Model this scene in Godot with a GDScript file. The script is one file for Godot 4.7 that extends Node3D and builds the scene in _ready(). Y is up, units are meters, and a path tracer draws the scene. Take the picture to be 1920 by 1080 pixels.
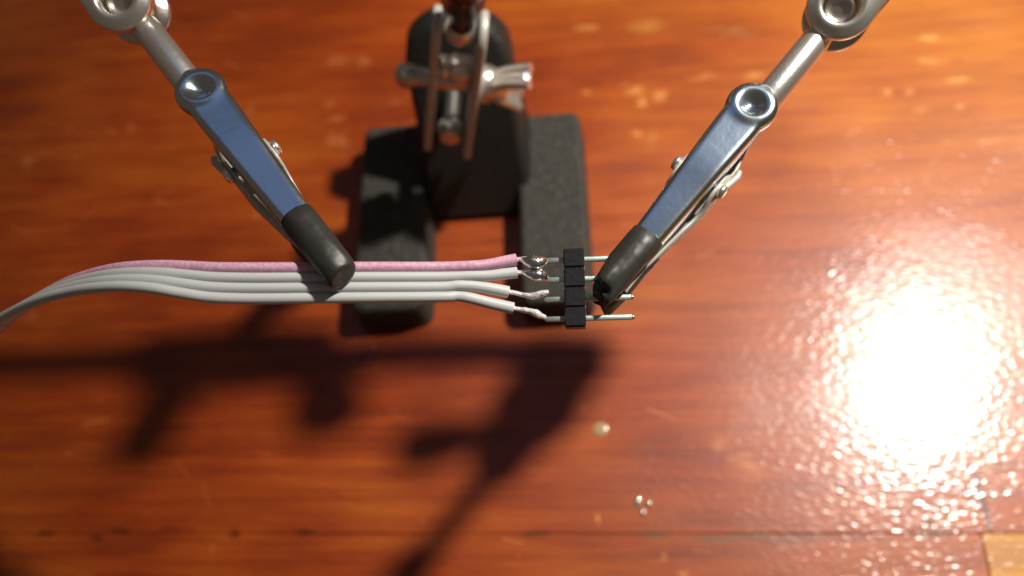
extends Node3D
# All lengths in the builders are millimetres; MM turns them into metres when a mesh is committed.
const MM := 0.001
const CAM_HEIGHT := 193.75
# the camera's right, up and back axes in the world (it leans back and a little to its left)
const CAM_RIGHT := Vector3(0.99329, -0.11403, -0.01923)
const CAM_UP := Vector3(0.03259, 0.43561, -0.89955)
const CAM_BACK := Vector3(0.11096, 0.89288, 0.43640)
const HALF_TAN := 0.34483          # tangent of half the vertical field of view

var mats := {}
var flat_faces := false
var rng := RandomNumberGenerator.new()


func _ready() -> void:
	rng.seed = 7
	_camera_and_light()
	_materials()
	_tabletop()
	_helping_hand()
	_pin_header()
	_ribbon_cable()
	_specks()


# ---------------------------------------------------------------- camera, light
func _camera_and_light() -> void:
	var cam := Camera3D.new()
	cam.name = "camera"
	add_child(cam, true)
	cam.position = Vector3(0, CAM_HEIGHT, 0) * MM
	cam.basis = Basis(CAM_RIGHT, CAM_UP, CAM_BACK).orthonormalized()
	var lens := CameraAttributesPhysical.new()
	lens.frustum_focal_length = 12.0 / HALF_TAN
	lens.frustum_focus_distance = 0.1065
	lens.exposure_aperture = 18.0
	lens.frustum_near = 0.01
	lens.frustum_far = 10.0
	cam.attributes = lens
	cam.fov = rad_to_deg(2.0 * atan(HALF_TAN))
	cam.near = 0.01
	cam.far = 10.0
	cam.current = true

	var env := Environment.new()
	env.background_mode = Environment.BG_COLOR
	env.background_color = Color(0.072, 0.055, 0.042).linear_to_srgb()
	env.tonemap_mode = Environment.TONE_MAPPER_LINEAR
	env.tonemap_exposure = 1.0
	env.sdfgi_enabled = true
	env.ssao_enabled = true
	env.ssil_enabled = true
	var we := WorldEnvironment.new()
	we.name = "world_environment"
	we.environment = env
	add_child(we, true)

	# the work lamp, above and behind to the right
	var lamp := SpotLight3D.new()
	lamp.name = "work_lamp"
	add_child(lamp, true)
	lamp.light_color = Color(1.0, 0.972, 0.925)
	lamp.light_energy = 0.46
	lamp.light_size = 0.013
	lamp.spot_range = 4.0
	lamp.spot_attenuation = 2.0
	lamp.spot_angle = 50.0
	lamp.spot_angle_attenuation = 1.0
	lamp.shadow_enabled = true
	lamp.look_at_from_position(Vector3(0.2258, 0.420, -0.2105), Vector3(0.165, 0, -0.15), Vector3.UP)

	# added dim blue area light, placed for the clip tops to mirror
	var blue_light := AreaLight3D.new()
	blue_light.name = "added_blue_light"
	add_child(blue_light, true)
	blue_light.light_color = Color(0.46, 0.70, 1.0)
	blue_light.light_energy = 0.034
	blue_light.area_size = Vector2(0.80, 0.55)
	blue_light.area_range = 8.0
	blue_light.shadow_enabled = true
	blue_light.look_at_from_position(Vector3(-0.06, 1.30, -0.56), Vector3(0, 0.09, -0.07), Vector3.UP)


# a point from a picture position (photograph pixels) and its distance along the lens axis
func at(x: float, y: float, s: float) -> Vector3:
	var u := (x - 960.0) / 1566.0 * s
	var v := (y - 540.0) / 1566.0 * s
	return Vector3(0, CAM_HEIGHT, 0) + CAM_RIGHT * u - CAM_UP * v - CAM_BACK * s


# ---------------------------------------------------------------- materials
func mat(called: String, lin: Color, rough: float, metal := 0.0) -> StandardMaterial3D:
	var m := StandardMaterial3D.new()
	m.resource_name = called
	m.albedo_color = lin.linear_to_srgb()
	m.roughness = rough
	m.metallic = metal
	mats[called] = m
	return m


func noise_tex(freq: float, sd: int, kind := FastNoiseLite.TYPE_SIMPLEX_SMOOTH, oct := 3, w := 512, h := 512) -> NoiseTexture2D:
	var n := FastNoiseLite.new()
	n.noise_type = kind
	n.seed = sd
	n.frequency = freq
	n.fractal_octaves = oct
	var t := NoiseTexture2D.new()
	t.width = w
	t.height = h
	t.seamless = true
	t.noise = n
	return t


func relief(m: StandardMaterial3D, t: Texture2D, depth_mm: float, per_metre: float) -> void:
	m.uv1_triplanar = true
	m.uv1_world_triplanar = false
	m.uv1_scale = Vector3.ONE * per_metre
	m.heightmap_enabled = true
	m.heightmap_texture = t
	m.heightmap_scale = depth_mm * 0.1


func ramp(stops: Array) -> Gradient:
	var g := Gradient.new()
	var off := PackedFloat32Array()
	var col := PackedColorArray()
	for s in stops:
		off.append(s[0])
		col.append((s[1] as Color).linear_to_srgb())
	g.offsets = off
	g.colors = col
	return g


func _materials() -> void:
	var scuff := noise_tex(0.02, 11, FastNoiseLite.TYPE_SIMPLEX_SMOOTH, 5)
	var fine := noise_tex(0.12, 12, FastNoiseLite.TYPE_SIMPLEX_SMOOTH, 4)
	var cast := noise_tex(0.045, 13, FastNoiseLite.TYPE_SIMPLEX_SMOOTH, 4)

	var iron := mat("cast_iron_paint", Color(1, 1, 1), 0.62)
	var iron_tex := noise_tex(0.022, 21, FastNoiseLite.TYPE_SIMPLEX_SMOOTH, 5)
	iron_tex.color_ramp = ramp([[0.0, Color(0.016, 0.016, 0.013)], [0.5, Color(0.028, 0.0265, 0.021)], [0.75, Color(0.046, 0.043, 0.034)], [1.0, Color(0.12, 0.11, 0.085)]])
	iron.albedo_texture = iron_tex
	relief(iron, cast, 0.55, 40.0)

	var shaded_paint := mat("shaded_iron_paint", Color(0.013, 0.013, 0.012), 0.5)  # the base's black paint, with the hump's shade put into a darker colour
	relief(shaded_paint, cast, 0.4, 40.0)
	var steel := mat("polished_steel", Color(0.68, 0.65, 0.60), 0.25, 0.95)
	relief(steel, scuff, 0.05, 60.0)
	var bright := mat("bright_chrome", Color(0.88, 0.85, 0.79), 0.30, 0.92)
	relief(bright, scuff, 0.03, 50.0)
	var dull := mat("dull_plated_steel", Color(0.50, 0.49, 0.45), 0.45, 0.2)
	relief(dull, fine, 0.02, 60.0)
	var dark := mat("dark_steel", Color(0.13, 0.115, 0.10), 0.24, 1.0)
	relief(dark, scuff, 0.04, 60.0)
	var blue := mat("blue_sheen_nickel", Color(0.58, 0.68, 0.75), 0.24, 1.0)  # plain nickel with the blue reflection tinted into its colour
	blue.roughness = 0.21
	relief(blue, scuff, 0.012, 45.0)

	var rubber := mat("grey_black_rubber", Color(0.029, 0.028, 0.024), 0.43)
	relief(rubber, noise_tex(0.02, 41, FastNoiseLite.TYPE_SIMPLEX_SMOOTH, 2), 0.06, 40.0)
	mat("rubber_inside", Color(0.012, 0.011, 0.010), 0.7)

	var white := mat("white_vinyl", Color(0.51, 0.53, 0.53), 0.48)
	white.subsurf_scatter_enabled = false
	relief(white, fine, 0.012, 90.0)
	var pink := mat("pink_marked_vinyl", Color(1, 1, 1), 0.48)
	var pink_tex := noise_tex(0.045, 51, FastNoiseLite.TYPE_SIMPLEX_SMOOTH, 2)
	pink_tex.color_ramp = ramp([[0.25, Color(0.62, 0.27, 0.42)], [0.5, Color(0.64, 0.35, 0.48)], [0.8, Color(0.66, 0.50, 0.58)]])
	pink.albedo_texture = pink_tex
	pink.uv1_triplanar = true
	pink.uv1_scale = Vector3.ONE * 62.0

	var solder := mat("shiny_solder", Color(0.78, 0.78, 0.78), 0.24, 1.0)
	relief(solder, noise_tex(0.03, 61, FastNoiseLite.TYPE_SIMPLEX_SMOOTH, 3), 0.03, 160.0)
	mat("dull_solder", Color(0.78, 0.78, 0.79), 0.36, 0.25)
	var tinned := mat("tinned_strands", Color(0.80, 0.78, 0.76), 0.40, 0.6)
	relief(tinned, fine, 0.05, 180.0)
	var pin := mat("tinned_pin", Color(0.44, 0.54, 0.52), 0.42, 0.7)
	relief(pin, fine, 0.03, 150.0)
	mat("cut_brass_end", Color(0.86, 0.74, 0.48), 0.3, 1.0)
	var plastic := mat("black_plastic", Color(0.015, 0.015, 0.017), 0.36)
	relief(plastic, scuff, 0.03, 90.0)

	var resin := mat("amber_resin", Color(0.36, 0.25, 0.12), 0.2)
	resin.metallic_specular = 0.6
	mat("hard_solder_drop", Color(0.55, 0.50, 0.42), 0.16, 0.7)
	mat("dark_gap", Color(0.012, 0.006, 0.003), 0.8)


# ---------------------------------------------------------------- mesh helpers
func begin() -> SurfaceTool:
	var st := SurfaceTool.new()
	st.begin(Mesh.PRIMITIVE_TRIANGLES)
	return st


func tri(st: SurfaceTool, a: Vector3, b: Vector3, c: Vector3) -> void:
	# outward faces come counter-clockwise here and are turned for Godot
	for p in [a, c, b]:
		st.set_uv(Vector2((p.x + 230.0) / 400.0, (p.z + 220.0) / 200.0))
		st.add_vertex(p)


# rings of equal length make a skin; a torus when looped
func loft(st: SurfaceTool, rings: Array, cap_start := true, cap_end := true, looped := false) -> void:
	var n: int = rings[0].size()
	var last := rings.size() if looped else rings.size() - 1
	var vol := 0.0
	var mid := Vector3.ZERO
	for r in rings:
		for p in r:
			mid += p
	mid /= float(n * rings.size())
	for i in last:
		var r0: PackedVector3Array = rings[i]
		var r1: PackedVector3Array = rings[(i + 1) % rings.size()]
		for k in n:
			var j := (k + 1) % n
			vol += (r0[k] - mid).dot((r0[j] - mid).cross(r1[j] - mid)) + (r0[k] - mid).dot((r1[j] - mid).cross(r1[k] - mid))
	var flip := vol < 0.0
	st.set_smooth_group(-1 if flat_faces else 0)
	for i in last:
		var r0: PackedVector3Array = rings[i]
		var r1: PackedVector3Array = rings[(i + 1) % rings.size()]
		for k in n:
			var j := (k + 1) % n
			if flip:
				tri(st, r0[k], r1[j], r0[j])
				tri(st, r0[k], r1[k], r1[j])
			else:
				tri(st, r0[k], r0[j], r1[j])
				tri(st, r0[k], r1[j], r1[k])
	if looped:
		return
	for e in 2:
		if (e == 0 and not cap_start) or (e == 1 and not cap_end):
			continue
		var r: PackedVector3Array = rings[0] if e == 0 else rings[rings.size() - 1]
		var c := Vector3.ZERO
		for p in r:
			c += p
		c /= float(n)
		st.set_smooth_group(1 + e)
		for k in n:
			var j := (k + 1) % n
			if (e == 1) != flip:
				tri(st, r[k], r[j], c)
			else:
				tri(st, r[j], r[k], c)


func commit(st: SurfaceTool, called: String, m: Material, parent: Node = self) -> MeshInstance3D:
	st.generate_normals()
	var arr := st.commit_to_arrays()
	var v: PackedVector3Array = arr[Mesh.ARRAY_VERTEX]
	for i in v.size():
		v[i] = v[i] * MM
	arr[Mesh.ARRAY_VERTEX] = v
	var am := ArrayMesh.new()
	am.add_surface_from_arrays(Mesh.PRIMITIVE_TRIANGLES, arr)
	am.surface_set_material(0, m)
	var o := MeshInstance3D.new()
	o.name = numbered(called, parent)
	o.mesh = am
	parent.add_child(o, true)
	return o


func numbered(called: String, parent: Node) -> String:
	if not parent.has_node(NodePath(called)):
		return called
	var i := 1
	while parent.has_node(NodePath("%s_%03d" % [called, i])):
		i += 1
	return "%s_%03d" % [called, i]


func group_node(called: String, parent: Node, where := Vector3.ZERO) -> Node3D:
	var o := Node3D.new()
	o.name = numbered(called, parent)
	parent.add_child(o, true)
	o.position = where
	return o


func tag(o: Node, label: String, category := "", group := "") -> void:
	o.set_meta("label", label)
	if category:
		o.set_meta("category", category)
	if group:
		o.set_meta("group", group)


func ring(c: Vector3, x: Vector3, y: Vector3, rx: float, ry: float, n: int) -> PackedVector3Array:
	var r := PackedVector3Array()
	for k in n:
		var a := TAU * k / n
		r.append(c + x * cos(a) * rx + y * sin(a) * ry)
	return r


func side_of(a: Vector3) -> Vector3:
	var h := Vector3.UP if absf(a.y) < 0.9 else Vector3.RIGHT
	return a.cross(h).normalized()


# profile: [distance along the axis, radius]
func lathe(st: SurfaceTool, o: Vector3, axis: Vector3, profile: Array, n := 28) -> void:
	var a := axis.normalized()
	var x := side_of(a)
	var y := a.cross(x)
	var rings := []
	for p in profile:
		rings.append(ring(o + a * p[0], x, y, maxf(p[1], 0.01), maxf(p[1], 0.01), n))
	loft(st, rings)


func ball(st: SurfaceTool, c: Vector3, r: float, n := 28) -> void:
	var prof := []
	for i in 17:
		var t := PI * i / 16.0
		prof.append([-cos(t) * r, sin(t) * r])
	lathe(st, c, Vector3.UP, prof, n)


func tube(st: SurfaceTool, path: PackedVector3Array, radii: Array, n := 14, lumps := 0.0) -> void:
	var noise := FastNoiseLite.new()
	noise.frequency = 0.55
	var rings := []
	var x := Vector3.ZERO
	for i in path.size():
		var t := (path[mini(i + 1, path.size() - 1)] - path[maxi(i - 1, 0)]).normalized()
		x = side_of(t) if i == 0 else (x - t * x.dot(t)).normalized()
		var f := float(i) / (path.size() - 1) * (radii.size() - 1)
		var k := mini(int(f), radii.size() - 2) if radii.size() > 1 else 0
		var r: float = lerpf(radii[k], radii[k + 1], f - k) if radii.size() > 1 else radii[0]
		var one := ring(path[i], x, t.cross(x), r, r, n)
		if lumps > 0.0:
			for q in one.size():
				one[q] += (one[q] - path[i]) * noise.get_noise_3dv(one[q] * 1.3) * lumps
		rings.append(one)
	loft(st, rings)


func smooth_path(p: PackedVector3Array, per := 8) -> PackedVector3Array:
	var out := PackedVector3Array()
	for i in p.size() - 1:
		var a := p[maxi(i - 1, 0)]
		var d := p[mini(i + 2, p.size() - 1)]
		for k in per:
			out.append(p[i].cubic_interpolate(p[i + 1], a, d, float(k) / per))
	out.append(p[p.size() - 1])
	return out


# a box with rounded corners in plan and a bevelled top and bottom edge
func slab(st: SurfaceTool, x0: float, x1: float, z0: float, z1: float, y0: float, y1: float, r: float, bev: float, foot := 0.0) -> void:
	var rings := []
	for lev in [[y0, -foot], [y1 - bev, 0.0], [y1 - bev * 0.62, bev * 0.08], [y1 - bev * 0.29, bev * 0.29], [y1 - bev * 0.08, bev * 0.62], [y1, bev]]:
		var q := PackedVector3Array()
		var i: float = lev[1]
		var rr := maxf(r - i, 0.05)
		for corner in 4:
			var cx := (x1 - i - rr) if corner in [0, 3] else (x0 + i + rr)
			var cz := (z1 - i - rr) if corner in [0, 1] else (z0 + i + rr)
			for k in 6:
				var a := PI / 2 * (corner + k / 5.0)
				q.append(Vector3(cx + cos(a) * rr, lev[0], cz + sin(a) * rr))
		rings.append(q)
	loft(st, rings)


# a flat outline given thickness along the third axis of f, edges bevelled
func extrude(st: SurfaceTool, outline: PackedVector2Array, f: Transform3D, thick: float, bev: float) -> void:
	var n := outline.size()
	var area := 0.0
	for k in n:
		area += outline[k].cross(outline[(k + 1) % n])
	var sgn := 1.0 if area > 0 else -1.0
	var rings := []
	for lev in [[-thick / 2, bev], [-thick / 2 + bev * 0.3, bev * 0.3], [-thick / 2 + bev, 0.0], [thick / 2 - bev, 0.0], [thick / 2 - bev * 0.3, bev * 0.3], [thick / 2, bev]]:
		var q := PackedVector3Array()
		for k in n:
			var d := (outline[(k + 1) % n] - outline[(k - 1 + n) % n]).normalized()
			var p: Vector2 = outline[k] + Vector2(-d.y, d.x) * sgn * lev[1]
			q.append(f * Vector3(p.x, p.y, lev[0]))
		rings.append(q)
	loft(st, rings)


# a strap with one round end about the origin that has a hole; it runs on to length along y
func eye_strap(st: SurfaceTool, f: Transform3D, rad: float, hole: float, length: float, thick: float) -> void:
	var n := 48
	var outer := PackedVector2Array()
	var inner := PackedVector2Array()
	for k in n:
		var a := TAU * k / n
		var d := Vector2(cos(a), sin(a))
		var t := rad
		if d.y > 0.0:
			t = minf(rad / maxf(absf(d.x), 0.0001), (length - rad) / d.y)
			var p := d * t
			var over := p - Vector2(clampf(p.x, -0.001, 0.001), length - rad)
			if p.y > length - rad - 0.01 or t * d.y >= length - rad:
				# the far round end
				var b := d.y * (length - rad)
				t = b + sqrt(maxf(b * b - ((length - rad) * (length - rad) - rad * rad), 0.0))
			over = Vector2.ZERO
		var edge := d * t
		edge.x *= 1.0 + 0.85 * clampf((edge.y - 3.0) / length, 0.0, 1.0)   # the strap broadens to its middle
		outer.append(edge)
		inner.append(d * hole)
	var h := thick / 2
	var b2 := 0.35
	var rings := []
	for lev in [[outer, -h + b2, 0.0], [outer, h - b2, 0.0], [outer, h - b2 * 0.3, -b2 * 0.3], [outer, h, -b2], [inner, h + 0.75, 1.0], [inner, h + 0.85, b2], [inner, h + 0.5, b2 * 0.3], [inner, h - b2, 0.0], [inner, -h + b2, 0.0], [inner, -h, b2], [outer, -h, -b2]]:
		var q := PackedVector3Array()
		for p in lev[0]:
			var pp: Vector2 = p + (p as Vector2).normalized() * lev[2]
			q.append(f * Vector3(pp.x, pp.y, lev[1]))
		rings.append(q)
	loft(st, rings, false, false, true)


# ---------------------------------------------------------------- the tabletop
func _wood_image() -> ImageTexture:
	var w := 2048
	var h := 1024
	var mm := 5.12          # texture pixels per millimetre
	var layers := []
	for spec in [[160, 640, 0.05, 3, 5], [48, 1024, 0.14, 5, 4], [128, 64, 0.035, 9, 4], [128, 1024, 0.40, 14, 3], [96, 96, 0.03, 17, 3]]:
		var n := FastNoiseLite.new()
		n.noise_type = FastNoiseLite.TYPE_SIMPLEX_SMOOTH
		n.frequency = spec[2]
		n.seed = spec[3]
		n.fractal_octaves = spec[4]
		var im := n.get_image(spec[0], spec[1])
		im.convert(Image.FORMAT_L8)
		im.resize(w, h, Image.INTERPOLATE_CUBIC)
		layers.append(im.get_data())
	var wide: PackedByteArray = layers[0]
	var fine: PackedByteArray = layers[1]
	var blotch: PackedByteArray = layers[2]
	var pore: PackedByteArray = layers[3]
	var hue: PackedByteArray = layers[4]
	var data := PackedByteArray()
	data.resize(w * h * 3)
	var dark := Vector3(104, 34, 4)
	var mid := Vector3(138, 53, 8)
	var pale := Vector3(166, 77, 17)
	var amber := Vector3(190, 122, 34)
	for i in w * h:
		var g := (wide[i] * 0.28 + fine[i] * 0.22 + blotch[i] * 0.32 + pore[i] * 0.18) / 255.0
		g = clampf((g - 0.5) * 1.9 + 0.48, 0.0, 1.0)
		var c := dark.lerp(mid, g * 2.0) if g < 0.5 else mid.lerp(pale, g * 2.0 - 1.0)
		# the boards turn from red to amber towards the far right
		var amber_ramp := clampf((float(i % w) / w - 0.44) * 1.1, 0.0, 0.5) * clampf(1.15 - float(i / w) / h * 0.9, 0.0, 1.0) + clampf(0.12 - float(i / w) / h * 0.5, 0.0, 0.2)
		var am := clampf((hue[i] / 255.0 - 0.5) * 0.55 + amber_ramp * 1.7, 0.0, 0.85)
		c = c.lerp(amber, am * (0.55 + g * 0.45))
		data[i * 3] = int(c.x)
		data[i * 3 + 1] = int(c.y)
		data[i * 3 + 2] = int(c.z)
	# scuffs, glue smears and dirt in the joint: [x, z, half length, half width, kind]
	var marks := [
		[14.5, -180.3, 4.7, 2.5, "y"], [-3.0, -181.8, 4.5, 1.3, "p"], [10.2, -156.5, 2.7, 1.5, "p"], [12.0, -152.2, 1.3, 1.5, "p"], [17.7, -154.5, 2.1, 1.9, "p"], [14.2, -139.8, 2.0, 3.9, "y"], [10.6, -141.2, 1.5, 1.6, "p"], [-3.8, -157.0, 1.8, 1.2, "p"],
		[45.0, -159.7, 3.8, 1.5, "p"], [30.1, -160.3, 3.6, 1.5, "p"], [39.8, -176.0, 6.1, 2.8, "g"], [93.8, -169.3, 3.5, 1.2, "p"], [92.9, -160.7, 5.6, 1.1, "p"], [97.1, -153.8, 4.1, 0.9, "p"], [79.1, -151.1, 1.3, 1.5, "p"], [84.8, -151.0, 1.5, 1.4, "p"],
		[86.3, -144.4, 2.2, 1.1, "p"], [96.7, -144.7, 1.6, 1.1, "p"], [-78.7, -174.5, 5.8, 2.1, "s"], [-71.8, -173.3, 2.7, 1.9, "s"], [-80.2, -158.2, 2.7, 2.0, "s"], [-77.5, -152.7, 3.0, 1.6, "s"], [-105.5, -157.6, 1.7, 1.8, "s"], [-78.5, -144.4, 1.9, 3.0, "s"],
		[-62.0, -156.9, 4.9, 1.4, "s"], [-173.3, -143.5, 3.2, 2.4, "s"], [-97.4, -120.0, 1.3, 1.4, "s"], [-142.9, -153.9, 2.1, 2.0, "s"], [-158.5, -143.6, 1.8, 1.6, "s"], [-75.3, -144.2, 2.3, 3.8, "s"], [-6.3, -62.0, 1.1, 1.1, "s"], [10.9, -28.1, 0.9, 1.4, "p"],
		[-3.5, -36.2, 0.6, 1.2, "p"], [30.7, -48.1, 4.7, 3.0, "s"], [25.2, -53.1, 2.4, 2.3, "s"], [14.7, -24.2, 1.4, 0.7, "p"], [-136.1, -32.7, 3.0, 0.8, "d"], [-123.4, -31.7, 2.7, 1.0, "d"], [-117.7, -33.3, 2.7, 0.6, "d"], [-103.6, -33.7, 4.0, 0.6, "d"],
		[-88.8, -32.7, 1.6, 1.2, "d"], [-71.9, -33.0, 2.8, 0.7, "d"], [-18.0, -32.7, 3.0, 0.7, "d"], [9.4, -32.7, 3.5, 0.8, "k"], [21.0, -31.5, 4.6, 1.0, "k"], [29.1, -32.3, 4.6, 0.9, "k"], [38.2, -31.8, 4.5, 0.9, "k"], [69.5, -32.7, 4.4, 1.3, "k"],
		[67.7, -34.9, 1.1, 0.9, "d"], [81.8, -54.9, 1.1, 1.2, "d"], [83.1, -50.6, 1.8, 0.5, "d"], [90.4, -50.9, 1.3, 0.5, "d"], [76.1, -46.7, 1.6, 0.4, "d"], [65.8, -48.9, 1.6, 0.2, "d"], [-59.6, -79.3, 0.6, 0.6, "s"], [-157.0, -90.5, 1.6, 1.6, "s"]]
	var tint := {"p": [Vector3(222, 172, 108), 0.58], "s": [Vector3(200, 140, 95), 0.42], "y": [Vector3(186, 145, 82), 0.42], "g": [Vector3(150, 112, 88), 0.45], "d": [Vector3(52, 20, 8), 0.62], "k": [Vector3(92, 74, 58), 0.75]}
	for m in marks:
		var c: Vector3 = tint[m[4]][0]
		var k: float = tint[m[4]][1]
		var px: float = (m[0] + 230.0) * mm
		var py: float = (m[1] + 220.0) * mm
		var rx: float = maxf(m[2] * mm, 1.5)
		var ry: float = maxf(m[3] * mm, 1.2)
		var slant := rng.randf_range(-0.35, 0.35)
		for yy in range(int(py - ry * 2) - 1, int(py + ry * 2) + 2):
			for xx in range(int(px - rx * 2) - 1, int(px + rx * 2) + 2):
				if xx < 0 or yy < 0 or xx >= w or yy >= h:
					continue
				var i := yy * w + xx
				var dx := (xx - px) / rx
				var dy := (yy - py) / ry + dx * slant
				var wob := (pore[i] - 128.0) / 128.0 * 0.9 + (blotch[(i * 7) % (w * h)] - 128.0) / 256.0
				var a := clampf((1.15 + wob - sqrt(dx * dx + dy * dy)) * 0.9, 0.0, 1.0) * k
				if a > 0.0:
					data[i * 3] = int(lerpf(data[i * 3], c.x, a))
					data[i * 3 + 1] = int(lerpf(data[i * 3 + 1], c.y, a))
					data[i * 3 + 2] = int(lerpf(data[i * 3 + 2], c.z, a))
	# fine scratches and pale flecks all over
	for k in 620:
		var px := rng.randf_range(20, w - 20)
		var py := rng.randf_range(10, h - 10)
		var long := rng.randf_range(3, 40) if k < 220 else rng.randf_range(0.5, 3.0)
		var an := rng.randf_range(-0.5, 0.5) if k % 3 else rng.randf_range(-1.5, 1.5)
		var a := rng.randf_range(0.12, 0.55)
		var pale_one := k % 4 != 0
		for t in int(long) + 1:
			var xx := int(px + cos(an) * t)
			var yy := int(py + sin(an) * t)
			if xx < 0 or yy < 0 or xx >= w or yy >= h - 1:
				continue
			for o in [0, w]:
				var i: int = yy * w + xx + o
				if o > 0 and k % 2 == 0:
					continue
				data[i * 3] = int(lerpf(data[i * 3], 205 if pale_one else 60, a))
				data[i * 3 + 1] = int(lerpf(data[i * 3 + 1], 150 if pale_one else 22, a))
				data[i * 3 + 2] = int(lerpf(data[i * 3 + 2], 100 if pale_one else 8, a))
	# the dark, needle-shaped crack near the end joint
	for t in 70:
		var f := t / 69.0
		var cx := (lerpf(79.6, 80.2, f) + 230.0) * mm
		var cy := (lerpf(-46.0, -33.0, f) + 220.0) * mm
		var half := sin(f * PI) * 2.2 + 0.7
		for xx in range(int(cx - half), int(cx + half) + 1):
			for yy in range(int(cy) - 1, int(cy) + 1):
				var i := yy * w + xx
				data[i * 3] = 84
				data[i * 3 + 1] = 36
				data[i * 3 + 2] = 16
	return ImageTexture.create_from_image(Image.create_from_data(w, h, false, Image.FORMAT_RGB8, data))


func _tabletop() -> void:
	var wood_tex := _wood_image()
	# varnish: pebbled brush marks and grain telegraphing through
	var bump := noise_tex(0.145, 71, FastNoiseLite.TYPE_SIMPLEX_SMOOTH, 3, 1024, 1024)
	var pebble: FastNoiseLite = bump.noise
	pebble.domain_warp_enabled = true
	pebble.domain_warp_amplitude = 22.0
	pebble.domain_warp_frequency = 0.02
	var wood := StandardMaterial3D.new()
	wood.resource_name = "varnished_wood"
	wood.albedo_texture = wood_tex
	wood.roughness = 1.0
	var gloss := noise_tex(0.012, 72, FastNoiseLite.TYPE_SIMPLEX_SMOOTH, 5, 512, 256)
	var levels := Gradient.new()          # roughness values, not colours
	levels.offsets = PackedFloat32Array([0.2, 0.55, 0.85])
	levels.colors = PackedColorArray([Color(0.15, 0.15, 0.15), Color(0.20, 0.20, 0.20), Color(0.32, 0.32, 0.32)])
	gloss.color_ramp = levels
	wood.roughness_texture = gloss
	wood.metallic_specular = 0.36
	wood.clearcoat_enabled = true
	wood.clearcoat = 0.62
	wood.clearcoat_roughness = 0.44
	wood.heightmap_enabled = true
	wood.heightmap_texture = bump
	wood.heightmap_scale = 0.0105
	var yellow: StandardMaterial3D = wood.duplicate()
	yellow.resource_name = "varnished_yellow_wood"
	yellow.albedo_color = Color(1.15, 1.6, 1.75)

	var table := group_node("tabletop", self)
	table.set_meta("kind", "structure")
	tag(table, "varnished reddish brown wooden tabletop of wide planks")
	var st := begin()
	slab(st, -360, 300, -320, 110, -28, -3, 2, 0.5)
	commit(st, "underside_board", mats.dark_gap, table)
	var plank := func(x0, x1, z0, z1, m, top := 0.0):
		var s := begin()
		slab(s, x0, x1, z0, z1, -2.95, top, 0.3, 0.16)
		return commit(s, "plank", m, table)
	plank.call(-360, 300, -320, -32.76, wood)
	plank.call(-360, 78.0, -32.64, 110, wood, -0.02)
	var p = plank.call(78.2, 300, -32.64, 110, yellow, -0.04)
	tag(p, "yellower plank at the lower right corner")


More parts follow.
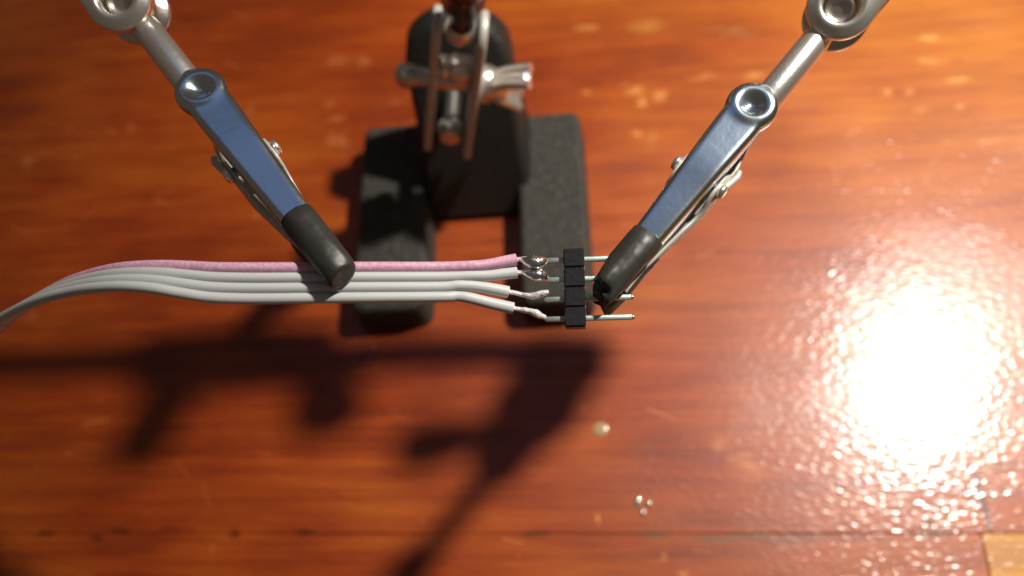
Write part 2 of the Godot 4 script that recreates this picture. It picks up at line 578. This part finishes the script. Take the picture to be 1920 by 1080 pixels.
# ---------------------------------------------------------------- the helping hand
func _helping_hand() -> void:
	var hand := group_node("helping_hand", self, Vector3(-35.0, 0, -142.0) * MM)
	tag(hand, "steel helping hand stand on a black cast iron base with two alligator clips", "soldering stand")
	var inner := hand
	# parts are built in world millimetres, so undo the base point
	var put := func(called: String) -> Node3D:
		return group_node(called, inner, -hand.position)

	# --- base
	var base := group_node("base", hand)
	base.rotation_degrees.y = 2.25
	var st := begin()
	slab(st, -30.4, -12.0, -0.5, 56.5, 0, 10, 3.0, 1.4, 0.8)
	commit(st, "leg", mats.cast_iron_paint, base)
	st = begin()
	slab(st, 12.4, 29.6, 0.2, 57.2, 0, 10, 3.0, 1.4, 0.8)
	commit(st, "leg", mats.cast_iron_paint, base)
	st = begin()
	# the arched hump that carries the joint: upright at the back, its flat front leaning back
	var arch := PackedVector2Array()
	for k in 9:
		arch.append(Vector2(lerpf(-14.6, 14.6, k / 8.0), 0.5))
	for p in [[14.4, 9.0], [13.7, 14.0], [13.3, 20.0], [13.0, 29.0]]:
		arch.append(Vector2(p[0], p[1]))
	for k in 19:
		var a := PI * k / 18.0
		arch.append(Vector2(cos(a) * 12.8, 39.6 + sin(a) * 12.8))
	for p in [[-13.0, 29.0], [-13.3, 20.0], [-13.7, 14.0], [-14.4, 9.0]]:
		arch.append(Vector2(p[0], p[1]))
	var hump := []
	for lev in [[0.0, 1.8], [0.0, 0.6], [0.06, 0.0], [0.80, 0.0], [0.92, 0.35], [0.98, 0.9], [1.0, 1.7]]:
		var q := PackedVector3Array()
		for k in arch.size():
			var d := (arch[(k + 1) % arch.size()] - arch[(k - 1 + arch.size()) % arch.size()]).normalized()
			var p: Vector2 = arch[k] + Vector2(-d.y, d.x) * lev[1]
			var front := lerpf(27.0, 4.2, clampf(p.y / 52.5, 0.0, 1.0))
			q.append(Vector3(p.x + 1.6, maxf(p.y, 0.3), lerpf(-0.6, front, lev[0])))
		hump.append(q)
	loft(st, hump)
	commit(st, "arched_hump", mats.shaded_iron_paint, base)

	# --- the joint on the column: a stub with a ball, two plates, screw and wing nut
	var low := Vector3(-35.3, 34.5, -120.0)
	var top := Vector3(-27.5, 65.7, -121.7)
	var joint: Node3D = put.call("column_joint")
	st = begin()
	lathe(st, Vector3(low.x, low.y, low.z - 11.4), Vector3(0, 0, 1), [[-10.0, 1.9], [7.6, 1.9], [8.4, 2.2], [9.2, 2.65], [10.2, 2.95], [11.4, 3.05], [12.4, 2.95], [13.2, 2.7], [13.8, 2.4], [13.9, 2.25]])
	commit(st, "ball_stub", mats.polished_steel, joint)
	var along := (top - low).normalized()
	var out := Vector3(0.10, 0, 0) + Vector3.RIGHT
	out = (out - along * out.dot(along)).normalized()
	var wide := along.cross(out).normalized()
	var length := low.distance_to(top)
	for s in [-1.0, 1.0]:
		st = begin()
		var strap := PackedVector2Array()
		for e in 2:
			for k in 11:
				var a := PI * k / 10.0 + (PI if e == 0 else 0.0)
				strap.append(Vector2(cos(a) * 5.0, sin(a) * 5.0 + (length - 0.9 if e == 1 else (-0.6 if s < 0 else -2.2))))
		extrude(st, strap, Transform3D(Basis(wide, along, out), low + out * (s * 4.75 - 0.3)), 1.8, 0.45)
		commit(st, "clamp_plate", mats.dull_plated_steel, joint)
	var mid := low.lerp(top, 0.53)
	st = begin()
	lathe(st, mid, out, [[-13.4, 0.3], [-13.2, 1.5], [-12.4, 2.4], [-11.4, 2.75], [-10.2, 2.8], [-9.0, 2.4], [-8.0, 2.2], [-6.0, 2.2], [9.0, 2.2], [9.2, 2.0]])
	commit(st, "clamp_screw", mats.polished_steel, joint)
	st = begin()
	lathe(st, mid + along * 3.1 + wide * 0.6, out, [[-3.8, 2.2], [-3.4, 2.6], [-1.9, 2.7], [-1.8, 2.0], [-1.5, 2.0], [-1.4, 2.9], [-0.8, 3.2], [1.5, 3.2], [3.3, 3.0], [3.6, 2.6]])
	commit(st, "spacer", mats.bright_chrome, joint)
	_wing_nut(mid + out * 5.6, out, Vector3(0.10, 0.80, 0.34), 9.3, joint)
	# rod with the upper ball, standing up to the crossbar
	st = begin()
	var up := (Vector3(-18.0, 110, -112.3) - top).normalized()
	lathe(st, top - up * 3.2, up, [[0.0, 0.5], [0.25, 1.3], [0.8, 2.15], [1.6, 2.75], [2.4, 3.1], [3.2, 3.2], [4.2, 3.05], [5.2, 2.7], [5.8, 2.45], [13.5, 2.45], [14.0, 4.4], [24.0, 4.6], [24.5, 3.0], [34.0, 3.0]])
	var upright: Node3D = put.call("upright")
	commit(st, "upright_rod", mats.dark_steel, upright)
	st = begin()
	ball(st, top, 3.45)
	commit(st, "upright_ball", mats.bright_chrome, upright)

	# --- crossbar, above the top edge of the picture; its shadow lies on the table
	var bar: Node3D = put.call("crossbar")
	st = begin()
	var y_bar := 109.5
	var z_bar := -111.6
	lathe(st, Vector3(-92, y_bar, z_bar), Vector3.RIGHT, [[0, 2.4], [0.8, 3.2], [149, 3.2], [150, 2.6]])
	commit(st, "bar", mats.polished_steel, bar)
	st = begin()
	lathe(st, Vector3(-30, y_bar, z_bar), Vector3.RIGHT, [[0, 5.0], [1, 6.2], [17, 6.6], [34, 6.2], [35, 5.0]])
	commit(st, "sleeve", mats.dull_plated_steel, bar)
	st = begin()
	lathe(st, Vector3(-21.5, y_bar, z_bar), Vector3(0.45, 0.87, 0.36), [[0, 2.6], [8, 2.8], [12, 3.8], [18, 4.7], [24, 4.8], [28, 3.9], [30, 1.5]])
	commit(st, "thumb_screw", mats.dull_plated_steel, bar)
	st = begin()
	lathe(st, Vector3(8, y_bar, z_bar), Vector3(0.50, 0.80, 0.30), [[0, 2.6], [12, 2.8], [14, 5.6], [17, 6.2], [20, 5.6], [21, 3.0]])
	commit(st, "thumb_screw", mats.dull_plated_steel, bar)

	# --- two swivel joints and clips
	var tip_r := at(1130, 556, 106.6)
	var ball_r := at(1571, 25, 120)
	_end_joint(ball_r, Vector3(-0.15, 0.86, 0.48), Vector3(53, y_bar, z_bar), hand, "right")
	_clip(tip_r, ball_r, -12.0, 0.45, hand, true)
	var tip_l := at(641, 522, 102.3)
	var ball_l := at(243, 12, 122)
	_end_joint(ball_l, Vector3(0.15, 0.86, 0.48), Vector3(-80, y_bar, z_bar), hand, "left")
	_clip(tip_l, ball_l, 7.0, 0.66, hand, false)


func _wing_nut(c: Vector3, axis: Vector3, wing_dir: Vector3, span: float, parent: Node) -> void:
	var a := axis.normalized()
	var w := (wing_dir - a * wing_dir.dot(a)).normalized()
	var t := a.cross(w)
	var st := begin()
	lathe(st, c, a, [[-0.4, 3.6], [0, 4.2], [1.2, 4.3], [3.5, 3.6], [5.6, 3.1], [6.0, 2.6]])
	for s in [-1.0, 1.0]:
		# each wing: a curled petal that sweeps out and along the axis
		var rings := []
		for i in 9:
			var f := i / 8.0
			var p: Vector3 = c + w * s * lerpf(2.2, span, pow(f, 1.1)) + a * (1.4 + f * f * 7.5)
			var half := lerpf(1.5, 2.9, f) * (1.0 if f < 0.99 else 0.8)
			var thick := 1.15
			var dir: Vector3 = (a * 1.0 - w * s * (0.7 - f * 0.4)).normalized()
			var q := PackedVector3Array()
			for k in 14:
				var b := TAU * k / 14
				var bx := cos(b)
				q.append(p + t * bx * half * 0.5 + dir * (sin(b) * thick * 0.7 + (1.0 - bx * bx) * 0.2) + a * (absf(bx) * 0.4) + dir * half * 0.0)
			rings.append(q)
		loft(st, rings)
		# rolled edge of the wing
		var path := PackedVector3Array()
		for i in 9:
			var f := i / 8.0
			path.append(c + w * s * lerpf(2.6, span, pow(f, 1.1)) + a * (2.6 + f * f * 7.2) + t * lerpf(0.8, 1.8, f))
		tube(st, path, [1.0, 1.25, 1.15], 10)
		var path2 := PackedVector3Array()
		for i in 9:
			var f := i / 8.0
			path2.append(c + w * s * lerpf(2.6, span, pow(f, 1.1)) + a * (2.6 + f * f * 7.2) - t * lerpf(0.8, 1.8, f))
		tube(st, path2, [1.0, 1.25, 1.15], 10)
	commit(st, "wing_nut", mats.bright_chrome, parent)


func _end_joint(b: Vector3, normal: Vector3, bar_end: Vector3, hand: Node3D, side: String) -> void:
	var joint := group_node("swivel_joint", hand, -hand.position)
	tag(joint, "chrome swivel joint at the top %s, cut off by the frame" % side)
	var n := normal.normalized()
	var d := bar_end - b
	var length := d.length()
	d = (d - n * d.dot(n)).normalized()
	var x := d.cross(n)
	for s in [1.0, -1.0]:
		var st := begin()
		eye_strap(st, Transform3D(Basis(x, d, n), b + n * s * 3.8), 4.65, 2.4, length + 4.65, 1.5)
		commit(st, "clamp_plate", mats.bright_chrome if s > 0 else mats.polished_steel, joint)
	var st2 := begin()
	ball(st2, b, 3.8)
	commit(st2, "socket_ball", mats.polished_steel, joint)
	var m := b + d * length * 0.52
	st2 = begin()
	lathe(st2, m, n, [[-7.5, 1.5], [-7.2, 3.2], [-5.2, 3.4], [-5.0, 1.9], [9, 1.9]])
	commit(st2, "clamp_screw", mats.polished_steel, joint)
	st2 = begin()
	var lever := Vector3(-0.86, 0.47, 0.12)
	lathe(st2, m + n * 3.0, lever, [[0, 2.0], [6.0, 2.2], [9.0, 3.4], [13.0, 4.3], [17.0, 4.4], [19.0, 3.6], [19.8, 2.0]])
	commit(st2, "thumb_lever", mats.polished_steel, joint)
	st2 = begin()
	lathe(st2, m, n, [[-3.0, 7.0], [-2.6, 7.6], [2.6, 7.6], [3.0, 7.0]])
	commit(st2, "spacer", mats.dull_plated_steel, joint)


# cross-section of a pressed-steel jaw: a shallow channel, top towards +y
func _channel(z: float, w: float, top: float, depth: float, dish_at: float, dish: float, flip: float) -> PackedVector3Array:
	var q := PackedVector3Array()
	for pass_no in 2:
		var inset := 0.45 * pass_no
		var ww := maxf(w - inset, 0.08)
		var tt := top - inset
		var r := minf(0.85, ww * 0.6)
		var pts := [Vector2(-ww, top - depth), Vector2(-ww, top - depth * 0.6), Vector2(-ww, tt - r)]
		for k in range(1, 4):
			var a := PI - PI / 2 * k / 4.0
			pts.append(Vector2(-ww + r + cos(a) * r, tt - r + sin(a) * r))
		for k in 11:
			pts.append(Vector2(lerpf(-ww + r, ww - r, k / 10.0), tt))
		for k in range(1, 4):
			var a := PI / 2 - PI / 2 * k / 4.0
			pts.append(Vector2(ww - r + cos(a) * r, tt - r + sin(a) * r))
		pts.append_array([Vector2(ww, tt - r), Vector2(ww, top - depth * 0.6), Vector2(ww, top - depth)])
		if pass_no == 1:
			pts.reverse()
		for p in pts:
			var y: float = p.y
			if dish > 0.0 and p.y > top - 1.2:
				var e := Vector2(p.x, z - dish_at).length()
				y -= dish * (0.42 * exp(-pow(e / 1.75, 4.0)) + 0.38 * exp(-pow(e / 0.8, 4.0)))
				y += 0.30 * exp(-pow((e - 2.5) / 0.9, 2.0))
			q.append(Vector3(p.x, y * flip, z))
	return q


func _clip(tip: Vector3, b: Vector3, roll: float, half_gap: float, hand: Node3D, cut: bool) -> void:
	var clip := group_node("alligator_clip", hand)
	var a := (b - tip).normalized()
	var to_cam := Vector3(0, CAM_HEIGHT, 0) - tip.lerp(b, 0.4)
	var n := (to_cam - a * to_cam.dot(a)).normalized()
	n = n.rotated(a, deg_to_rad(roll))
	var x := n.cross(a)
	# the clip is drawn 44 long at scale one
	var k_clip := 0.885
	clip.transform = Transform3D(Basis(x, n, a) * k_clip, tip * MM - hand.position)
	tag(clip, "alligator clip with a %s, gripping the %s" % ["torn black rubber tip" if cut else "whole black rubber tip", "pin header" if cut else "ribbon cable"])
	var length := tip.distance_to(b) / k_clip
	half_gap /= k_clip

	# upper jaw: narrow at the sleeve, wider to the neck, a round dished thumb pad
	var zc := 36.2
	var pad := 3.85
	var zs := []
	for k in 13:
		zs.append(lerpf(3.0, 31.6, k / 12.0))
	for k in 15:
		zs.append(lerpf(32.2, zc, k / 14.0))
	for k in range(1, 13):
		zs.append(zc + pad * sin(PI / 2 * k / 12.0) * 0.998)
	var rings := []
	for z in zs:
		var w: float
		if z > zc:
			w = sqrt(maxf(pad * pad - (z - zc) * (z - zc), 0.01))
		else:
			w = lerpf(2.05, 3.2, clampf((z - 6.0) / 26.0, 0.0, 1.0))
			w = maxf(w, sqrt(maxf(pad * pad - (z - zc) * (z - zc), 0.01)) + 0.25 * exp(-pow((z - 33.2) / 1.0, 2.0)))
		var top := half_gap + lerpf(2.5, 4.4, clampf((z - 4.0) / 20.0, 0.0, 1.0)) + clampf((z - 20.0) / 18.0, 0.0, 1.0) * 1.0
		var depth := lerpf(2.0, 3.0, clampf((z - 6.0) / 12.0, 0.0, 1.0))
		if z > 28.6:
			depth = lerpf(3.0, 1.7, clampf((z - 28.6) / 6.0, 0.0, 1.0))
		rings.append(_channel(z, w, top, depth, zc, 1.0, 1.0))
	var st := begin()
	loft(st, rings)
	commit(st, "upper_jaw", mats.blue_sheen_nickel, clip)

	# lower jaw: wider flanges with ears round the pivot, closing to a barrel for the rod
	rings = []
	for k in 34:
		var z := lerpf(3.0, 38.8, k / 33.0)
		var w := lerpf(2.05, 3.5, clampf((z - 8.0) / 12.0, 0.0, 1.0))
		w = lerpf(w, 2.2, smoothstep(28.0, 35.5, z))
		var top := half_gap + lerpf(2.5, 3.8, clampf((z - 4.0) / 20.0, 0.0, 1.0))
		var depth := lerpf(2.0, 3.3, clampf((z - 6.0) / 10.0, 0.0, 1.0)) + 3.4 * exp(-pow((z - 23.6) / 3.6, 4.0))
		if z > 33.0:
			depth = lerpf(3.3, 4.4, clampf((z - 33.0) / 4.0, 0.0, 1.0))
		rings.append(_channel(z, w, top, depth, 0.0, 0.0, -1.0))
	st = begin()
	loft(st, rings)
	commit(st, "lower_jaw", mats.dull_plated_steel, clip)

	# pivot pin with its riveted ends, and the coil spring between the jaws
	st = begin()
	lathe(st, Vector3(-4.6, 1.3, 23.6), Vector3.RIGHT, [[0, 0.6], [0.2, 1.1], [0.9, 1.2], [1.0, 0.8], [8.2, 0.8], [8.3, 1.2], [9.0, 1.1], [9.2, 0.6]], 16)
	commit(st, "pivot_pin", mats.bright_chrome, clip)
	st = begin()
	var coil := PackedVector3Array()
	for k in 90:
		var t := k / 89.0
		coil.append(Vector3(lerpf(-2.0, 2.0, t), sin(t * TAU * 5) * 1.5 + 1.3, 23.6 + cos(t * TAU * 5) * 1.5))
	for k in 8:
		coil.append(Vector3(2.0, 2.8 + k * 0.15, 24.6 + k * 1.1))
	tube(st, coil, [0.35], 8)
	commit(st, "spring", mats.polished_steel, clip)
	# a bent spring leg that sticks out at one side
	st = begin()
	var sgn := -1.0 if cut else 1.0
	tube(st, PackedVector3Array([Vector3(sgn * 3.2, 0.4, 22.0), Vector3(sgn * 3.9, 0.6, 24.5), Vector3(sgn * 4.3, 0.7, 27.4), Vector3(sgn * 4.0, 0.4, 28.4)]), [0.5, 0.6, 0.5], 8)
	commit(st, "spring_leg", mats.dull_plated_steel, clip)

	# rod from the barrel to the joint's ball
	var end := Vector3(0, 0, length)
	var start := Vector3(0, -1.0, 33.0)
	st = begin()
	lathe(st, start, end - start, [[0, 1.6], [0.5, 2.0], [6.0, 2.05], [8.2, 2.1], [8.6, 2.3], [(end - start).length() - 6.5, 2.3], [(end - start).length() - 4.0, 1.9], [(end - start).length() - 2.0, 1.8]])
	commit(st, "clip_rod", mats.bright_chrome, clip)

	# rubber sleeves
	for s in [1.0, -1.0]:
		_sleeve(clip, half_gap, s, cut)


func _sleeve(clip: Node3D, half_gap: float, s: float, cut: bool) -> void:
	var rings := []
	var cy := half_gap + 2.05
	var wob := FastNoiseLite.new()
	wob.seed = 5 if cut else 9
	wob.frequency = 0.35
	var tip_z := -1.2 if not cut else -0.4
	var prof := [[10.6, 0.80], [10.75, 0.90], [10.6, 1.0], [9.0, 1.0], [7.0, 1.0], [5.0, 0.99], [3.2, 0.98], [1.8, 0.96], [0.9, 0.94], [0.3, 0.90], [0.05, 0.84], [0.0, 0.76], [0.02, 0.60], [0.06, 0.35], [0.10, 0.12]]
	for p in prof:
		var q := PackedVector3Array()
		for k in 32:
			var an := TAU * k / 32
			var sx: float = cos(an) * 2.5 * p[1]
			var sy: float = sin(an) * 2.05 * p[1]
			var z: float = lerpf(tip_z, 10.7, p[0] / 10.7)
			var near_tip := clampf(1.0 - p[0] / 4.0, 0.0, 1.0)
			if cut:
				# torn, squeezed end: cut back on top and pinched to a corner
				z += near_tip * (0.55 * sy + 0.30 * sx + 0.25 * sin(an * 3.0 + 1.0))
				sx *= 1.0 - 0.14 * near_tip
				sy -= near_tip * 0.35 * cos(an * 3.0)
			else:
				z += near_tip * (0.16 * sy - 0.10 * sx)
				sy -= near_tip * near_tip * 0.5
			var g := wob.get_noise_3d(sx * 1.6, sy * 1.6, z) * 0.11
			q.append(Vector3(sx * (1.0 + g), (cy + sy * (1.0 + g)) * s, z))
		rings.append(q)
	var st := begin()
	loft(st, rings)
	commit(st, "rubber_sleeve", mats.grey_black_rubber, clip)


# ---------------------------------------------------------------- the pin header
func _pin_header() -> void:
	var c := at(1078, 542, 106.7)
	var head := group_node("pin_header", self, c * MM)
	head.rotation_degrees = Vector3(16, 0, 0)   # x along the pins, z down the row, y its upper face
	tag(head, "black four pin header strip held in the right clip's rubber tip", "pin header")
	for i in 4:
		var z := (i - 1.5) * 2.54
		var st := begin()
		var rings := []
		var hw := 1.33
		flat_faces = true
		for lev in [[-1.272, 0.80], [-1.15, 0.80], [-0.98, 1.0], [0.98, 1.0], [1.15, 0.80], [1.272, 0.80]]:
			var q := PackedVector3Array()
			var k: float = 1.0 - (1.0 - lev[1]) * 0.25
			var ky: float = lev[1]
			for p in [Vector2(1, -0.9), Vector2(1, 0.84), Vector2(0.86, 1), Vector2(-0.86, 1), Vector2(-1, 0.84), Vector2(-1, -0.9), Vector2(-0.93, -1), Vector2(0.93, -1)]:
				q.append(Vector3(p.x * hw * k, p.y * 1.27 * (1.0 - (1.0 - ky) * 1.0), z + lev[0]))
			rings.append(q)
		loft(st, rings)
		flat_faces = false
		commit(st, "housing_block", mats.black_plastic, head)
	for i in 4:
		var z := (i - 1.5) * 2.54
		var st := begin()
		var rings := []
		for lev in [[-3.95, 0.14], [-3.6, 0.32], [-1.0, 0.32], [1.0, 0.32], [7.0, 0.32], [7.05, 0.31]]:
			var q := PackedVector3Array()
			var r: float = lev[1]
			for p in [Vector2(1, -0.8), Vector2(1, 0.8), Vector2(0.8, 1), Vector2(-0.8, 1), Vector2(-1, 0.8), Vector2(-1, -0.8), Vector2(-0.8, -1), Vector2(0.8, -1)]:
				q.append(Vector3(lev[0], p.y * r, z + p.x * r))
			rings.append(q)
		loft(st, rings)
		var pin := commit(st, "pin", mats.tinned_pin, head)
		st = begin()
		rings = []
		for lev in [[7.05, 0.31], [7.08, 0.34], [7.3, 0.30], [7.45, 0.18]]:
			rings.append(ring(Vector3(lev[0], 0, z), Vector3(0, 0, 1), Vector3.UP, lev[1], lev[1], 8))
		loft(st, rings)
		commit(st, "cut_end", mats.cut_brass_end, pin)


# ---------------------------------------------------------------- the ribbon cable
func _ribbon_cable() -> void:
	var cable := group_node("ribbon_cable", self)
	tag(cable, "four wire white ribbon cable with one pink edge wire and bare soldered ends", "ribbon cable")
	var m := Vector3(0, cos(deg_to_rad(16.0)), sin(deg_to_rad(16.0)))
	var q := Vector3(0, -sin(deg_to_rad(16.0)), cos(deg_to_rad(16.0)))
	# centre line: [x, y, distance, twist in degrees]
	var centre := [[-230, 900, 150, 74], [-130, 752, 136, 74], [-60, 664, 126, 72], [0, 606, 118, 69], [50, 571, 113, 62], [100, 546, 109, 54], [150, 530.5, 106, 48], [200, 521, 103.5, 43], [250, 517.5, 102, 39], [300, 519, 101.2, 32], [350, 524.5, 101, 20],
		[400, 529.5, 101, 8], [470, 531, 101.3, 0], [560, 530.5, 101.8, 0], [650, 529.5, 102.5, 0], [740, 529, 103.5, 0], [830, 528.5, 104.6, 0]]
	var pts := PackedVector3Array()
	for c in centre:
		pts.append(at(c[0], c[1], c[2]))
	var ends := [
		[[885, 498.5, 105.2], [915, 496, 105.5], [945, 490.5, 105.8], [968, 486.5, 106]],
		[[885, 517, 105.2], [915, 516.5, 105.5], [945, 513.5, 105.8], [969.5, 511, 106]],
		[[860, 535, 104.8], [890, 536.5, 105.2], [925, 542, 105.6], [953, 547.5, 106]],
		[[855, 555, 104.8], [880, 558.5, 105.0], [920, 568.5, 105.5], [962, 578, 106]]]
	var wires := []
	for j in 4:
		var path := PackedVector3Array()
		for i in pts.size():
			var t := (pts[mini(i + 1, pts.size() - 1)] - pts[maxi(i - 1, 0)]).normalized()
			var ph := deg_to_rad(centre[i][3])
			var across := q * cos(ph) + m * sin(ph)
			across = (across - t * across.dot(t)).normalized()
			path.append(pts[i] + across * (j - 1.5) * 1.27)
		for e in ends[j]:
			path.append(at(e[0], e[1], e[2]))
		path = smooth_path(path, 8)
		var st := begin()
		var radii := []
		for k in 24:
			radii.append(0.685 + 0.09 * clampf((k - 20) / 3.0, 0.0, 1.0))
		tube(st, path, radii, 18)
		var wire := commit(st, "wire", mats.pink_marked_vinyl if j == 0 else mats.white_vinyl, cable)
		if j == 0:
			tag(wire, "pink marked edge wire")
		wires.append(wire)
	# bare tinned strands and the solder on them
	var bare := [
		[[964, 487, 106], [976, 486, 105.9], [988, 485, 105.7], [1016, 487, 105.9]],
		[[965, 511.5, 106], [980, 510, 105.9], [995, 508.5, 105.6], [1016, 508, 105.6]],
		[[948, 546, 106], [965, 549, 106], [985, 553.5, 105.9], [1005, 551.5, 105.3], [1028, 547, 104.9]],
		[[957, 577, 106], [975, 580, 105.9], [995, 583, 105.7], [1012, 589, 105.7]]]
	for j in 4:
		var path := PackedVector3Array()
		for e in bare[j]:
			path.append(at(e[0], e[1], e[2]))
		path = smooth_path(path, 6)
		var st := begin()
		# six strands twisted round one another
		for k in 6:
			var strand := PackedVector3Array()
			for i in path.size():
				var t := (path[mini(i + 1, path.size() - 1)] - path[maxi(i - 1, 0)]).normalized()
				var x := side_of(t)
				var an := TAU * k / 6.0 + i * 0.35
				strand.append(path[i] + (x * cos(an) + t.cross(x) * sin(an)) * 0.17)
			tube(st, strand, [0.14], 8)
		commit(st, "bare_strands", mats.tinned_strands, wires[j])
	var blobs := [
		[[976, 486.5, 105.9], [986, 489, 105.6], [997, 491.5, 105.4], [1007, 492, 105.4], [1015, 490.5, 105.6], [1024, 488, 106.2]],
		[[978, 510.5, 105.9], [988, 512.5, 105.6], [999, 515, 105.5], [1009, 516.5, 105.5], [1017, 518, 105.8], [1026, 523, 106.4]],
		[[980, 552.5, 105.9], [990, 554.5, 105.6], [1000, 555, 105.4], [1012, 552.5, 105.1], [1022, 549.5, 104.9], [1028, 547.5, 104.9]],
		[[975, 580, 105.9], [984, 582, 105.6], [994, 584, 105.5], [1004, 587, 105.4], [1010, 590, 105.5], [1022, 595, 106.0]]]
	var fat := [[0.20, 0.56, 0.86, 0.90, 0.70, 0.30], [0.20, 0.48, 0.74, 0.82, 0.70, 0.30], [0.26, 0.34, 0.42, 0.42, 0.38, 0.28], [0.28, 0.36, 0.40, 0.44, 0.46, 0.28]]
	var wob := FastNoiseLite.new()
	wob.seed = 3
	wob.frequency = 0.9
	for j in 4:
		var path := PackedVector3Array()
		for e in blobs[j]:
			path.append(at(e[0], e[1], e[2]))
		path = smooth_path(path, 6)
		var st := begin()
		tube(st, path, fat[j], 22, 0.12 if j < 2 else 0.5)
		commit(st, "solder", mats.shiny_solder if j < 2 else mats.dull_solder, wires[j])


# ---------------------------------------------------------------- drops on the table
func _drop(c: Vector2, rx: float, rz: float, h: float, turn: float, m: Material, label: String) -> void:
	var st := begin()
	var rings := []
	for i in 8:
		var f := i / 7.0
		var k := cos(f * PI / 2 * 0.98)
		var r := ring(Vector3.ZERO, Vector3.RIGHT, Vector3.BACK, rx * k, rz * k, 18)
		var q := PackedVector3Array()
		for p in r:
			q.append(Vector3(p.x, sin(f * PI / 2 * 0.98) * h, p.z).rotated(Vector3.UP, turn))
		rings.append(q)
	loft(st, rings)
	var o := commit(st, "dried_drop", m)
	o.position = Vector3(c.x, 0, c.y) * MM
	tag(o, label, "drop", "dried drops on the tabletop")


func _specks() -> void:
	_drop(Vector2(5.8, -39.7), 0.7, 1.4, 0.55, -0.35, mats.hard_solder_drop, "long shiny drop, upper left one of the small cluster below the header")
	_drop(Vector2(6.8, -37.3), 0.65, 0.9, 0.5, 0.5, mats.hard_solder_drop, "small shiny drop, lowest of the cluster below the header")
	_drop(Vector2(8.3, -39.3), 0.7, 0.75, 0.6, 0.0, mats.hard_solder_drop, "round bright drop, right one of the small cluster below the header")
	_drop(Vector2(-2.2, -56.7), 1.9, 1.7, 0.4, 0.3, mats.amber_resin, "yellowish resin drop beside the swivel joint's shadow")
